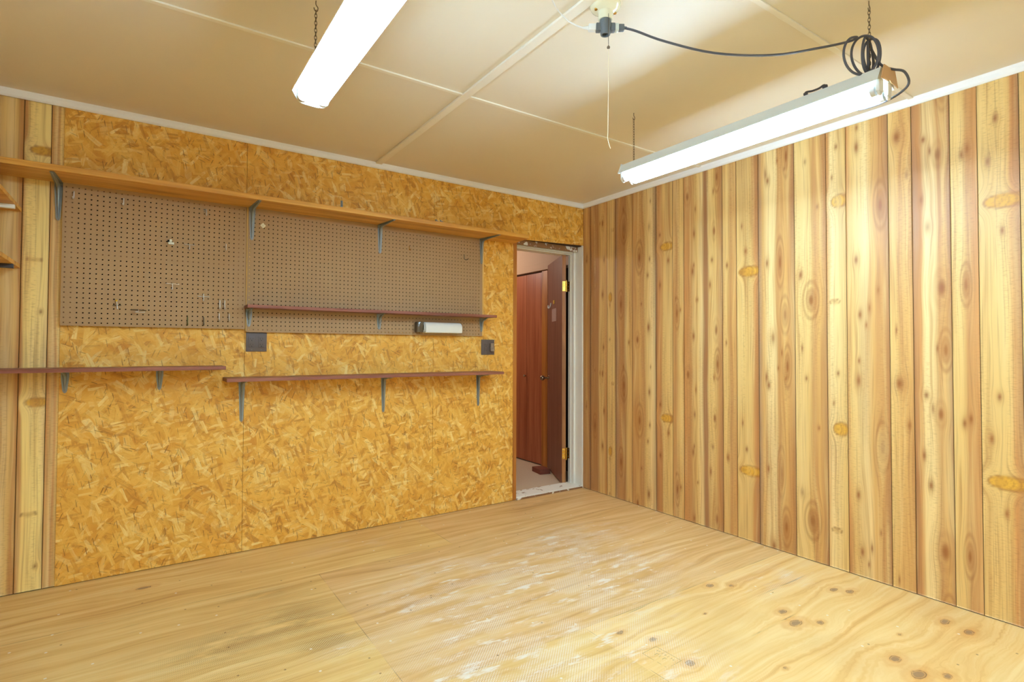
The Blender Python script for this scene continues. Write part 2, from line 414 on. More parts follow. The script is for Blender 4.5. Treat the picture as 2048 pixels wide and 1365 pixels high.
FLOOR_KNOTS = [(-.76, -1.811, .018, .03), (-.669, -1.872, .012, .016), (-.718, -2.166, .018, .032), (-.77, -2.255, .024, .05), (-.678, -2.312, .014, .026), (-1.397, -1.997, .016, .026),
 (-1.409, -2.189, .018, .026), (-.24, -2.241, .016, .036), (-.282, -2.186, .016, .034), (-.725, -2.617, .022, .04), (-.768, -2.709, .026, .05), (-.69, -2.772, .018, .03), (-.208, -2.617, .018, .04),
 (-.237, -2.709, .02, .036), (-3.138, -.254, .016, .045), (-1.47, -1.881, .012, .024), (-1.139, -2.414, .008, .016), (-1.03, -1.98, .006, .012), (-.5, -2.55, .006, .012)]
WHITE_SPOTS = [(-1.81, -.87, .2, .13, .9), (-2.03, -1.15, .24, .17, .95), (-.9, -.92, .34, .2, 1.2), (-1.2, -1.47, .42, .28, 1.), (-2.06, -1.8, .42, .18, 1.25), (-1.98, -1.5, .22, .18, .9),
 (-1.5, -1.15, .5, .28, .8), (-1.8, -2.1, .4, .3, .8), (-1.0, -1.3, .4, .3, .55), (-2.46, -1.37, .12, .06, .8), (-.35, -1.95, .32, .14, .6), (-1.45, -2.05, .16, .3, .5), (-2.1, -.25, .3, .1, .4), (-2.5, -1.9, .4, .2, .5)]
DARK_SPOTS = [(-2.565, -1.0, .16, .2, 1.), (-2.88, -1.06, .2, .14, .9), (-2.66, -.66, .16, .06, .8), (-2.5, -1.27, .14, .06, 1.), (-.55, -.15, .25, .1, .5), (-3.0, -1.4, .25, .15, .5)]

def board_mat(name, cols, axis=0, rough=.5, spec=.4, gscale=1.):
    """sawn timber, grain along the given axis"""
    k = NT(name); p = k.pos()
    l = k.math('MULTIPLY', p[axis], 1.2*gscale); o = [i for i in range(3) if i != axis]
    a = k.math('MULTIPLY', p[o[0]], 22.*gscale); b = k.math('MULTIPLY', p[o[1]], 22.*gscale)
    g = k.noise(k.vec(l, a, b), 1., 4., .6, .6)
    g2 = k.noise(k.vec(k.math('MULTIPLY', l, 2.), k.math('MULTIPLY', a, 5.), k.math('MULTIPLY', b, 5.)), 1., 2.)
    col = k.ramp(g, [(.3, cols[0]), (.5, cols[1]), (.7, cols[2])])
    col = k.mix(k.math('MULTIPLY', k.smooth(g2, .5, .75), .3), col, lin(cols[0]))
    k.bump(g2, .06, .001)
    return k.fin(col, rough, 0, spec)

def peeling_mat(name='peeling_white_paint', a=.36):
    k = NT(name); p = k.pos(); v = k.vec(p[0], p[1], p[2])
    n = k.noise(v, 14., 5., .65)
    col = k.mix(k.smooth(n, a, a+.05), lin((150, 108, 70)), lin((240, 236, 222)))
    return k.fin(col, .6, 0, .3)

def emit(name, c, s):
    k = NT(name)
    k.put(k.b.inputs['Base Color'], (.9, .9, .9, 1)); k.put(k.b.inputs['Emission Color'], c); k.put(k.b.inputs['Emission Strength'], s)
    return k.m
def glass(name, c, rough=.15, tr=.85):
    k = NT(name); k.put(k.b.inputs['Transmission Weight'], tr); k.put(k.b.inputs['IOR'], 1.45)
    return k.fin(lin(c), rough, 0, .5)
def brass_mat():
    k = NT('brass'); p = k.pos()
    n = k.noise(k.vec(p[0], p[1], p[2]), 60., 3.)
    return k.fin(k.ramp(n, [(.3, (200, 150, 50)), (.7, (236, 196, 96))]), .25, .9, .5)

TUBE_E = 62.
M = dict(
 osb=osb_mat(),
 panel=panel_mat('knotty_pine_panelling', 1), panel_l=panel_mat('knotty_pine_panelling_beside_board', 0),
 panel_c=coarse_panel_mat('panelling_along_x', 0), panel_d=coarse_panel_mat('panelling_along_y', 1),
 rear=plain('rear_wall_paint', (226, 222, 210), .6, 0, .3, .03, 4.), groove=plain('dark_panel_groove', (70, 50, 32), .8),
 floor=plywood_mat(),
 ceil=plain('white_ceiling_paint', (238, 228, 206), .4, 0, .4, .03, 6.),
 batten=plain('ceiling_batten_paint', (246, 240, 222), .4, 0, .4, .05),
 trimw=plain('white_trim_paint', (250, 249, 244), .4, 0, .4, .05, 12.),
 jamb=plain('door_frame_paint', (244, 240, 226), .45, 0, .4, .06, 9.),
 peel=peeling_mat(), bare=peeling_mat('bare_wood_with_paint_left', .56),
 peg=plain('brown_hardboard', (176, 144, 104), .6, 0, .3, .08, 160.),
 furring_shade=board_mat('shaded_furring', ((96, 66, 38), (120, 86, 50), (136, 100, 62)), 2), hole_shade=plain('hole_shade_dark', (34, 25, 19), .9, 0, .1), furring=board_mat('furring_pine', ((200, 150, 70), (226, 182, 96), (238, 204, 128)), 2),
 pine=board_mat('amber_pine_board', ((182, 122, 46), (216, 158, 70), (230, 180, 92)), 0, .45),
 maroon=board_mat('maroon_wood_grain_laminate', ((120, 66, 46), (144, 86, 66), (158, 100, 78)), 0, .45, .4, 1.5),
 steel=plain('galvanised_grey_steel', (150, 158, 156), .42, .45, .5, .2, 50.),
 screw=plain('screw_steel', (150, 150, 146), .35, .9),
 wire=plain('zinc_wire', (206, 202, 194), .42, .6),
 plug=plain('black_plastic', (54, 46, 44), .45),
 plate=plain('dark_brown_plate', (98, 86, 80), .45), slot=plain('socket_slot_black', (16, 13, 12), .7),
 white_pl=plain('white_plastic', (232, 232, 224), .35, 0, .5, .02),
 porcelain=plain('cream_porcelain', (236, 230, 196), .2, 0, .6, .03),
 greyad=plain('grey_plastic', (104, 110, 112), .4),
 cord=plain('grey_cord_rubber', (84, 84, 90), .45, 0, .5),
 wcord=plain('white_cord', (236, 234, 226), .4),
 housing=plain('white_enamel', (226, 232, 226), .35, 0, .5, .02),
 endp=plain('tan_end_plate', (206, 164, 116), .5),
 tube=emit('fluorescent_glow', (.69, 1., 1.32, 1), TUBE_E),
 cap=plain('aluminium_cap', (226, 228, 226), .35, .3),
 chain=plain('chain_steel', (112, 100, 84), .4, .8),
 paper=plain('white_paper_roll', (238, 240, 232), .8, 0, .2, .04, 30.),
 smoke=plain('smoked_plastic', (92, 82, 66), .15, 0, .6),
 string=plain('cotton_string', (244, 232, 196), .8),
 door=board_mat('dark_brown_door', ((112, 68, 50), (130, 84, 64), (142, 94, 74)), 2, .45),
 dooredge=board_mat('worn_door_edge', ((140, 92, 50), (176, 118, 64), (150, 112, 92)), 2, .5),
 closet=board_mat('red_brown_veneer', ((150, 80, 48), (172, 98, 62), (186, 112, 74)), 2, .4),
 casing=board_mat('stained_door_casing', ((150, 90, 34), (182, 114, 46), (198, 132, 60)), 2, .45),
 hall=plain('beige_pink_wall_paint', (198, 164, 134), .6, 0, .3, .04, 5.),
 hallfloor=plain('pale_beige_carpet', (214, 192, 162), .9, 0, .1, .15, 60.),
 panel_shade=plain('closet_panel_shade', (46, 34, 32), .5),
 brick=plain('red_brown_brick', (134, 72, 52), .7, 0, .3, .2, 60.),
 brass=brass_mat(), knob=plain('aged_chrome', (168, 150, 128), .2, .9),
 yellow=plain('yellow_plastic', (222, 180, 50), .4),
 sticker=plain('faded_paper_sticker', (206, 176, 166), .7, 0, .3, .6, 90.),
 ink=plain('stamp_ink', (128, 104, 66), .8),
 clear=glass('clear_plastic', (236, 236, 228)),
 glassy=plain('milky_plastic', (214, 222, 208), .15, 0, .6, .03),
 green=plain('tarnished_wire', (108, 110, 70), .4, .7),
 adapter=plain('taupe_plastic', (156, 136, 118), .4, 0, .5, .2, 90.),
)

# ------------------------------------------------------------------ setting
X_L, Y_F = -5.0, -5.6        # far side wall and the wall behind
CZ = 2.455
def floor_marks(X, Y):
    """worn-in white and dark patches, knots, and the grain coordinate of the floor sheets"""
    def spots(lst): return sum(a*np.exp(-((X-cx)/rx)**2-((Y-cy)/ry)**2) for cx, cy, rx, ry, a in lst)
    fk, warp = np.zeros_like(X), np.zeros_like(X)
    for cx, cy, rx, ry in FLOOR_KNOTS:
        du, dv = (Y-cy)/(rx*1.6), (X-cx)/(ry*1.55); d2 = (du*du+dv*dv)*(.75+.5*vnoise(X*60+cx*9, Y*60, 5))
        fk = np.maximum(fk, np.exp(-1.1*d2)*(.85+.3*np.sin(7*np.sqrt(d2)))); warp -= .95*(Y-cy)*np.exp(-.16*d2)
    row = (Y < -.57)*1.+(Y < -1.77)
    return np.stack([spots(WHITE_SPOTS), spots(DARK_SPOTS), fk], -1), Y+3.37*row+warp
g = Grid(); fl_ = lambda U, V, w: (U, V, 0*U)
g.sheet(np.arange(-4.2, .1001, .01), np.arange(-3.4, .0251, .01), fl_, floor_marks)
g.sheet(np.arange(-5.1, -4.19, .1), np.arange(-3.4, .021, .19), fl_, floor_marks)
g.sheet(np.arange(-5.1, .11, .1), np.arange(-5.7, -3.39, .1), fl_, floor_marks)
floor = struct(g.out('floor', M['floor']))
b = B(); b.box(X_L-.1, .1, Y_F-.1, .1, CZ, CZ+.06); struct(b.out('ceiling', M['ceil']))

# right-hand wall: boards with real joints between them
g = Grid(); fine = lambda a, c, st: np.linspace(a, c, max(2, int((c-a)/st)+1))
rows = np.arange(.004, CZ+.001, .0095)
for i, pk in enumerate(PLANKS):
    a, c = pk[0]+.0011, pk[1]-.0011
    g.sheet(fine(a, c, .004 if a < 3.1 else .03), rows if a < 3.1 else rows[::6], lambda U, V, w: (w+0*U, -U, V), lambda U, V, pk=pk, i=i: plank_colour(U, V, pk, i*3.7), .004)
for i, pk in enumerate(PLANKS):
    a, c = pk[0]+3.66+.0011, min(pk[1]+3.66, 5.6)-.0011
    if a < 5.5: g.sheet(fine(a, c, .03), rows[::8], lambda U, V, w: (w+0*U, -U, V), lambda U, V, pk=pk, i=i: plank_colour(U-3.66, V, pk, i*3.7), .004)
wr = struct(g.out('wall_right', M['panel']))
bb = B(); bb.box(.004, .12, Y_F-.1, 0.0, 0, CZ); struct(bb.out('groove_backing', M['groove'], wr))

# back wall: strand board sheets over panelling, opening at the right end
def fx(u, v, w): return (u, w, v)
core = B()
core.box(X_L, -.70, .0125, .10, 0, CZ)
core.box(-.70, .12, .0125, .10, 2.088, CZ)
wb = struct(core.out('wall_back', M['groove']))
LEFT = [(-5.0, -4.75, [(0, MD), (1, LT)]), (-4.75, -4.56, [(0, BR), (.5, LT), (1, DK)]), (-4.56, -4.33, [(0, LT), (1, MD)]), (-4.33, -4.17, [(0, OR), (.5, LT), (1, BR)]), (-4.17, -3.93, [(0, MD), (.6, LT), (1, DK)]),
 (-3.93, -3.6577, [(0, MD), (.5, LT), (.64, BR), (.72, LT), (.82, CR), (.9, LT), (.95, BR), (1, BR)]),
 (-3.6577, -3.5538, [(0, BR), (.06, OR), (.18, (250, 220, 138)), (.9, (252, 226, 146)), (1, CR)]), (-3.5538, -3.40, [(0, OR), (.06, MD), (.14, CR), (.2, OR), (.27, (250, 218, 136)), (1, CR)])]
g = Grid()
for i, (a, c, cs) in enumerate(LEFT):
    pk = (a+13, c+13, cs); st = .004 if a > -4 else .03
    g.sheet(fine(a+.0011, c-.0011, st), rows if a > -4 else rows[::6], lambda U, V, w: (U, .0065+w+0*U, V), lambda U, V, pk=pk, i=i: plank_colour(U+13, V, pk, 60+i*3.7), .005)
struct(g.out('plank_panelling', M['panel_l'], wb))
for a, c in ((-3.504, -2.66), (-2.66, -1.432), (-1.432, -.737)):
    o = B(); o.box(a+.0009, c-.0009, 0., .0065 if a < -3.4 else .0122, .004, CZ); struct(o.out('strand_board', M['osb'], wb))
o = B(); o.prism([(-.7361, 2.0735), (0., 2.0985), (0., CZ), (-.7361, CZ)], fx, 0., .0122); struct(o.out('strand_board', M['osb'], wb))
o = B(); o.box(-.7361, -.702, 0., .0125, 0.004, 2.072, .001)
struct(o.out('trim_1', M['casing']))
# rest of the room, behind the camera
b = B(); b.box(X_L-.1, X_L, Y_F-.1, .1, 0, CZ); struct(b.out('wall_left', M['panel_d']))
b = B(); b.box(X_L-.1, .1, Y_F-.1, Y_F, 0, CZ); struct(b.out('wall_front', M['rear']))

# ceiling trim and battens
def cove(fn, a, c):
    o = B(); o.prism([(0, 0), (.007, 0), (.013, .008), (.016, .024), (.022, .036), (.022, .0365), (0, .0365)], fn, a, c); return o
struct(cove(lambda u, v, w: (w, -u, 2.4185+v), X_L, 0.).out('trim_2', M['trimw']))
struct(cove(lambda u, v, w: (-u, w, 2.4185+v), Y_F, 0.).out('trim_3', M['trimw']))
o = B(); o.box(-1.878, -1.836, Y_F, -.022, CZ-.011, CZ, .003)
struct(o.out('trim_4', M['batten']))
for i, y in enumerate((-1.2105, -2.449, -3.668)):
    o = B()
    o.box(X_L, -.022, y-.011, y+.011, CZ-.007, CZ, .002)
    struct(o.out('trim_%d' % (5+i), M['batten']))

# ------------------------------------------------------------------ doorway and the room beyond
o = B(); o.box(-.012, .06, .0005, .0895, .0, 2.096); struct(o.out('trim_8', M['jamb']))
o = B()
o.box(-.030, .06, .0895, .125, 0, 2.06, .002); o.box(-.036, .06, .125, .14, 0, 2.06, .002); o.box(-.030, .06, .14, .166, 0, 2.06, .002)
struct(o.out('trim_9', M['jamb']))
o = B()
o.box(-.70, -.012, .055, .075, 2.046, 2.087, .002); struct(o.out('trim_10', M['bare']))
o = B(); o.box(-.70, -.030, .10, .115, 2.036, 2.087, .002); struct(o.out('trim_15', M['jamb']))
o = B(); o.box(-.70, -.030, .13, .215, 2.028, 2.087, .002); struct(o.out('trim_16', M['jamb']))
o = B(); o.box(-.71, -.699, .0125, .215, 0, 2.06); struct(o.out('trim_11', M['peel']))
o = B(); o.box(-.70, -.0125, .0, .165, -.002, .022, .003); struct(o.out('trim_12', M['peel']))
o = B(); o.box(-.70, -.0125, -.007, -.0003, 0, .013, .002); struct(o.out('trim_17', M['bare']))
o = B(); o.box(-2.5, 1.6, .1, 3.2, -.05, -.0005); struct(o.out('floor_hall', M['hallfloor']))
o = B(); o.box(-2.5, 1.6, .1, 3.2, 2.44, 2.5); struct(o.out('ceiling_hall', M['hall']))
o = B(); o.box(-2.5, .24, 3.1, 3.2, 0, 2.44); struct(o.out('wall_hall_back', M['hall']))
o = B(); o.box(-2.5, -2.4, .1, 3.1, 0, 2.44); struct(o.out('wall_hall_left', M['hall']))
for nm, bx in (('wall_hall_header', (.232, .30, .10, 3.1, 2.0, 2.44)), ('wall_hall_right', (.232, .30, 1.62, 3.1, 0, 2.0)), ('wall_hall_end', (.232, .30, .10, .395, 0, 2.0)), ('wall_closet_back', (.9, 1., .1, 3.1, 0, 2.44))):
    o = B(); o.box(*bx); struct(o.out(nm, M['hall']))
o = B(); o.box(.219, .232, .38, 1.7, 2.003, 2.026, .003); o.box(.226, .232, .38, 1.7, 2.026, 2.075, .003); struct(o.out('trim_13', M['hall']))
o = B(); o.box(.222, .25, .789, .882, 0, 1.992, .002); struct(o.out('trim_14', M['casing']))

cl = thing('folding_closet_door', 'red brown folding closet door seen through the doorway', 'closet door', (.235, 1.2, .01))
o = B(); o.box(.226, .25, .884, 1.150, .012, 1.983, .003); o.out('door_panel', M['closet'], cl)
o = B(); o.box(.226, .25, 1.154, 1.60, .012, 1.983, .003); o.out('door_panel', M['closet'], cl)
o = B(); o.cyl((.226, 1.16, .907), (.212, 1.16, .907), .006); o.ball((.204, 1.16, .907), .014); o.out('knob', M['knob'], cl, True)
dp = B(); dp.box(.25, .275, .40, .786, .012, 1.985, .003)  # closet panel in shadow, the darkness put into its colour
tag(dp.out('shaded_closet_door', M['panel_shade']), 'closet panel coloured nearly black as shade, behind the hinges of the open door', 'closet door')

# open door leaf, hinged on the right jamb and swung into the hall
P0 = Vector((-.10, .165, 0)); D = Vector((.446, .895, 0)).normalized(); N = Vector((D.y, -D.x, 0))
def dl(s, t, z): return P0+D*s+N*t+Vector((0, 0, z))     # along the leaf, into its thickness, up
dr = thing('open_door', 'dark brown flush door standing open into the next room', 'door', (-.09, .16, .015))
def leafbox(s0, s1, t0, t1, z0, z1, bev=0):
    o = B(); o.box(s0, s1, t0, t1, z0, z1, bev)
    for v in o.bm.verts: v.co = dl(v.co.x, v.co.y, v.co.z)
    return o
leafbox(.0022, .64, 0, .035, .015, 2.03, .0015).out('leaf', M['door'], dr)
sub(leafbox(0, .0022, .001, .034, .016, 2.029).out('hinge_edge', M['dooredge'], dr), 'worn orange hinge edge')
o = B(); a, c = dl(.588, 0, .908), dl(.588, -.07, .908)
o.cyl(a, dl(.588, -.006, .908), .03, .027, 24); o.cyl(a, dl(.588, -.05, .908), .010); 
o.ball(dl(.588, -.062, .908), .026, 20); o.out('door_knob', M['knob'], dr, True)
for z0, z1 in ((1.707, 1.796), (.229, .321)):
    h = leafbox(-.0018, 0, .003, .031, z0, z1)
    h.box(-.0325, -.030, .140, .176, z0, z1, .0005)
    c = dl(-.012, .036, 0)
    h.cyl((c.x, c.y, z0), (c.x, c.y, z1), .0055, None, 12); h.ball((c.x, c.y, z1+.003), .006, 10); h.ball((c.x, c.y, z0-.003), .006, 10)
    hg = h.out('hinge', M['brass'], dr, True)
    for zz in (z0+.016, (z0+z1)/2, z1-.016):
        s = B(); s.ball(dl(-.002, .012, zz), .0035, 8); s.out('screw', M['screw'], hg)
        s = B(); s.ball((-.0325, .160, zz), .0035, 8); s.out('screw', M['screw'], hg)
# things stuck on the door
o = B(); pts = curve([dl(.47, -.002, 1.64), dl(.47, -.01, 1.605), dl(.48, -.022, 1.59), dl(.505, -.022, 1.60), dl(.51, -.02, 1.62)], 5)
o.tube(pts, .006, 8); tag(o.out('adhesive_hook', M['white_pl'], None, True), 'white curved hook stuck on the open brown door', 'hook')
o = leafbox(.31, .365, -.004, 0, 1.62, 1.655, .001); tag(o.out('yellow_magnet', M['yellow']), 'small yellow tab stuck above the sticker on the open door', 'magnet')
o = leafbox(.24, .42, -.002, 0, 1.455, 1.575, .0005); tag(o.out('faded_sticker', M['sticker']), 'faded grey and pink sticker on the open brown door', 'sticker')
# doorstop brick
o = B(); o.box(-.012, .10, -.085, .085, .0, .045, .003)
for v in o.bm.verts:
    x, y = v.co.x-.044, v.co.y; a = -.18
    v.co.x = .045+x*math.cos(a)-y*math.sin(a); v.co.y = .655+x*math.sin(a)+y*math.cos(a)
tag(o.out('brick', M['brick']), 'red brown brick on the hall floor against the open door', 'brick')

# ------------------------------------------------------------------ pegboards
H = .0254
def pegboard(x0, x1, z0, z1, hx, nx, hz, nz, label):
    r = thing('pegboard', label, 'pegboard', ((x0+x1)/2, 0, z0), 'brown pegboards on the strand board wall')
    yf, yb, R = -.0235, -.0195, .0037
    V, F = [], []
    def q(*vs):
        i = len(V); V.extend(vs); F.append(list(range(i, i+len(vs))))
    gx0, gx1, gz0, gz1 = hx-H/2, hx+(nx-.5)*H, hz-H/2, hz+(nz-.5)*H
    oc = [(R*math.cos(PI/4*k), R*math.sin(PI/4*k)) for k in range(8)]
    for i in range(nx):
        for j in range(nz):
            cx, cz = hx+i*H, hz+j*H; s = H/2
            i0 = len(V)
            V.extend([(cx+s, yf, cz-s), (cx+s, yf, cz+s), (cx-s, yf, cz+s), (cx-s, yf, cz-s)])
            V.extend([(cx+a, yf, cz+c) for a, c in oc]); V.extend([(cx+a, yb, cz+c) for a, c in oc])
            O = lambda k: i0+4+(k % 8)
            F.append([i0, i0+1, O(1), O(0), O(7)]); F.append([i0+1, i0+2, O(3), O(2), O(1)])
            F.append([i0+2, i0+3, O(5), O(4), O(3)]); F.append([i0+3, i0, O(7), O(6), O(5)])
            for k in range(8): F.append([O(k), O(k+1), O(k+1)+8, O(k)+8])
    for a, c, e, g in ((x0, gx0, z0, z1), (gx1, x1, z0, z1), (gx0, gx1, z0, gz0), (gx0, gx1, gz1, z1)):
        if c-a > 1e-4 and g-e > 1e-4: q((a, yf, e), (c, yf, e), (c, yf, g), (a, yf, g))
    q((x0, yf, z0), (x0, yf, z1), (x0, yb, z1), (x0, yb, z0)); q((x1, yf, z0), (x1, yb, z0), (x1, yb, z1), (x1, yf, z1))
    q((x0, yf, z0), (x0, yb, z0), (x1, yb, z0), (x1, yf, z0)); q((x0, yf, z1), (x1, yf, z1), (x1, yb, z1), (x0, yb, z1))
    me = bpy.data.meshes.new('panel')
    me.from_pydata([tuple(Vector(v)-r.location) for v in V], [], F); me.materials.append(M['peg'])
    o = bpy.data.objects.new('panel', me); COL.objects.link(o); o.parent = r
    return r
pl = pegboard(-3.497, -2.667, 1.308, 2.030, -3.4895, 33, 1.3235, 28, 'smaller brown pegboard left of the joint, most of the hooks on it')
pr = pegboard(-2.652, -1.036, 1.291, 2.030, -2.6425, 63, 1.3055, 28, 'longer brown pegboard on the right, behind the maroon shelf')
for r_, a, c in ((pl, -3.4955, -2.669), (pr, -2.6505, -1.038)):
    o = B(); o.box(a, c, -.0060, -.0046, 1.314, 2.027); o.out('hole_shade_sheet', M['hole_shade'], r_)  # dark sheet added so the holes show the cavity's shade
def fur(r, *bx, m='furring_shade'):  # default is the furring pine darkened, shade put into the hidden strips
    o = B(); o.box(*bx); o.out('furring_strip', M[m], r)
fur(pl, -3.493, -3.462, -.0194, -.0002, 1.312, 2.028); fur(pl, -2.705, -2.6615, -.0194, -.0002, 1.312, 2.028)
fur(pl, -3.461, -2.706, -.0194, -.0002, 1.668, 1.69); fur(pl, -3.461, -2.706, -.0194, -.0002, 1.994, 2.02)
fur(pr, -2.6605, -2.625, -.0194, -.0002, 1.296, 2.028, m='furring'); fur(pr, -1.865, -1.828, -.0194, -.0002, 1.296, 2.028)
fur(pr, -1.06, -1.022, -.0194, -.0002, 1.296, 2.028, m='furring'); fur(pr, -2.624, -1.866, -.0194, -.0002, 1.292, 1.312)

# peg hooks: wire bent through a hole of the board
YB = -.0235
def wire(o, x, z, pts, r=.0017): o.tube(curve([(x+a, YB+c, z+e) for a, c, e in pts], 6), r*1.2, 8)
def hook_j(x, z, h, label, m='wire', r=.0018, reach=.018, side=0.):
    t = thing('peg_hook', label, 'hook', (x, YB, z), 'hooks on the pegboards'); o = B()
    wire(o, x, z, [(0, .006, 0), (0, -.003, .001), (0, -.005, -h*.3), (0, -.005, -h*.8), (side*.4, -.009, -h), (side*.8, -reach*.8, -h*.98), (side, -reach, -h*.75)], r)
    o.out('hook_wire', M[m], t, True); return t
def hook_t(x, z, w, h, label, up=False, m='wire'):
    t = thing('peg_hook', label, 'hook', (x, YB, z), 'hooks on the pegboards')
    o = B(); wire(o, x, z, [(-w/2, .006, 0), (-w/2, -.003, 0), (0, -.0035, 0), (w/2, -.003, 0), (w/2, .006, 0)], .0019); o.out('cross_bar', M[m], t, True)
    o = B(); u = h*.5 if up else 0
    wire(o, x, z, [(0, -.004, u), (0, -.006, u*.5-h*.3), (0, -.007, -h*.8+u*.3), (-.003, -.014, -h+u*.3), (-.004, -.024, -h*.85+u*.3)], .0019); o.out('hook_wire', M[m], t, True)
    return t
hook_j(-3.459, 1.988, .036, 'silver hook nearest the top left corner of the smaller pegboard', reach=.02, side=-.004, r=.0026)
hook_j(-3.254, 1.985, .036, 'silver hook in the top rows, above the middle of the left pegboard half', reach=.02, side=-.004, r=.0026)
t = hook_j(-2.87, 1.984, .034, 'faint hook with a clear plastic flap, top right of the smaller pegboard')
o = B(); o.box(-2.885, -2.868, YB-.006, YB-.0045, 1.965, 1.985, .0005); o.out('plastic_flap', M['clear'], t)
t = thing('spring_clip', 'milky white plastic clip in the middle of the smaller pegboard', 'clip', (-3.04, YB, 1.778))
o = B(); o.box(-3.052, -3.024, YB-.014, YB-.0005, 1.765, 1.778, .002); o.box(-3.046, -3.034, YB-.018, YB-.0005, 1.778, 1.792, .002); o.out('clip_body', M['glassy'], t)
o = B(); o.cyl((-3.055, YB-.008, 1.783), (-3.044, YB-.008, 1.783), .006); o.out('clip_jaw', M['slot'], t)
hook_t(-2.95, 1.774, .046, .03, 'cross bar hook just right of the milky plastic clip')
hook_j(-2.769, 1.797, .034, 'lone silver hook near the right edge at half height of the smaller pegboard', reach=.014)
hook_t(-3.028, 1.549, .056, .034, 'widest cross bar hook, below the milky plastic clip')
hook_t(-2.878, 1.487, .052, .03, 'cross bar hook standing through its bar, above the bottom right hooks', True)
t = thing('peg_hook', 'cross shaped hook with a yellow tip, low on the left of the pegboard', 'hook', (-3.271, YB, 1.422), 'hooks on the pegboards')
o = B(); wire(o, -3.271, 1.418, [(-.018, .006, 0), (-.018, -.003, 0), (0, -.0035, .001), (.016, -.003, .002)]); o.out('cross_bar', M['chain'], t, True)
o = B(); wire(o, -3.271, 1.418, [(-.004, -.012, .022), (-.002, -.006, .005), (0, -.007, -.018)], .0022); o.out('hook_wire', M['wire'], t, True)
o = B(); o.ball((-3.2755, YB-.014, 1.4435), .0055, 12); sub(o.out('tip_cap', M['yellow'], t, True), 'yellow plastic tip')
t = thing('tool_holder', 'double bar tool holder low in the left half of the pegboard', 'hook', (-3.18, YB, 1.397), 'hooks on the pegboards')
o = B(); wire(o, -3.18, 1.399, [(-.031, .006, 0), (-.031, -.003, 0), (0, -.0035, 0), (.031, -.003, -.002), (.031, .006, -.002)], .0022); o.out('cross_bar', M['chain'], t, True)
o = B(); wire(o, -3.18, 1.399, [(0, -.004, 0), (0, -.02, -.008), (-.012, -.03, -.012), (-.008, -.036, -.016), (.03, -.036, -.012)], .002); o.out('hook_wire', M['wire'], t, True)
hook_j(-2.954, 1.367, .042, 'tarnished green hook in the bottom row, left of the other bottom hooks', 'green', .0024)
hook_j(-2.876, 1.367, .042, 'dark hook in the bottom row, second from the left there', 'chain', .0026)
hook_j(-2.797, 1.468, .05, 'left hook of the upper pair at the bottom right of the pegboard', r=.0032)
hook_j(-2.772, 1.468, .05, 'right hook of the upper pair at the bottom right of the pegboard', r=.0032)
hook_j(-2.799, 1.392, .04, 'left hook of the lower pair at the bottom right of the pegboard', r=.0026)
hook_j(-2.748, 1.392, .04, 'right hook of the lower pair at the bottom right of the pegboard', r=.0026)
hook_j(-1.634, 1.909, .028, 'small brass hook in the middle of the longer pegboard', 'brass', .0018, .02, .006)
hook_j(-1.197, 1.893, .036, 'dark open hook at the right end of the longer pegboard', 'chain', .0024, .026, .024)
t = thing('diamond_tag', 'white diamond shaped plate at the top left of the longer pegboard', 'tag', (-2.573, YB, 1.931))
o = B(); o.prism([(-2.573, 1.948), (-2.557, 1.931), (-2.573, 1.914), (-2.589, 1.931)], fx, YB-.003, YB-.0003); o.out('plate', M['porcelain'], t)
o = B(); o.tube([(-2.573+.005*math.cos(a*PI/6), YB-.0035, 1.931+.005*math.sin(a*PI/6)) for a in range(12)], .0012, 6, True); o.out('ring', M['wire'], t, True)

# ------------------------------------------------------------------ shelves with their brackets
def bracket(parent, x, yw, zt, L, A, shear=0.):
    """pressed steel bracket: wall leg, shelf arm, raised rib, screw heads"""
    def sh(p): return (p[0], p[1], p[2]+shear*(p[1]-yw))
    w1, w2 = .017, .0085
    o = B()
    leg = [(-w1, 0), (w1, 0), (w1, -.03), (w2+.001, -L+.012), (w2-.003, -L+.003), (0, -L), (-w2+.003, -L+.003), (-w2-.001, -L+.012), (-w1, -.03)]
    o.prism(leg, lambda u, v, w: (x+u, yw+w, zt+v), -.0028, -.0006)
    arm = [(-w1, 0), (w1, 0), (w1, -.03), (w2+.001, -A+.012), (w2-.003, -A+.003), (0, -A), (-w2+.003, -A+.003), (-w2-.001, -A+.012), (-w1, -.03)]
    o.prism(arm, lambda u, v, w: sh((x+u, yw+v, zt+w)), -.0028, -.0006)
    rib = curve([(x, yw-.003, zt-L+.014), (x, yw-.006, zt-L*.6), (x, yw-.012, zt-.055), (x, yw-.02, zt-.03), sh((x, yw-.034, zt-.017)), sh((x, yw-.06, zt-.011)), sh((x, yw-A*.6, zt-.006)), sh((x, yw-A+.014, zt-.003))], 5)
    n = len(rib); o.tube(rib, [.0035+.004*math.sin(PI*i/(n-1)) for i in range(n)], 10)
    br = o.out('bracket', M['steel'], parent, True)
    for u, v in ((-.0115, -.018), (.0115, -.018), (0, -L+.008)):
        s = B(); s.lathe([(.0001, -.0012), (.004, -.0010), (.0046, 0), (.0001, .0001)], (0, 0, 0), 10)
        for q in s.bm.verts: q.co = Vector((x+u+q.co.x, yw-.0036+q.co.z, zt+v+q.co.y))
        s.out('screw', M['screw'], br)
    return br
G_S = 'wall shelves on the strand board wall'
SH = .042
r = thing('wall_shelf', 'long amber pine shelf running along the top of the pegboards', 'shelf', (-2.2, 0, 2.031), G_S)
o = B(); top = [(-4.7, -.0005), (-.735, -.0005), (-.79, -.285), (-4.7, -.285)]
o.prism(top, lambda u, v, w: (u, v, 2.031+w+SH*v), 0, .028)
bmesh.ops.bevel(o.bm, geom=o.bm.edges[:], offset=.0015, segments=1, affect='EDGES'); o.out('board', M['pine'], r)
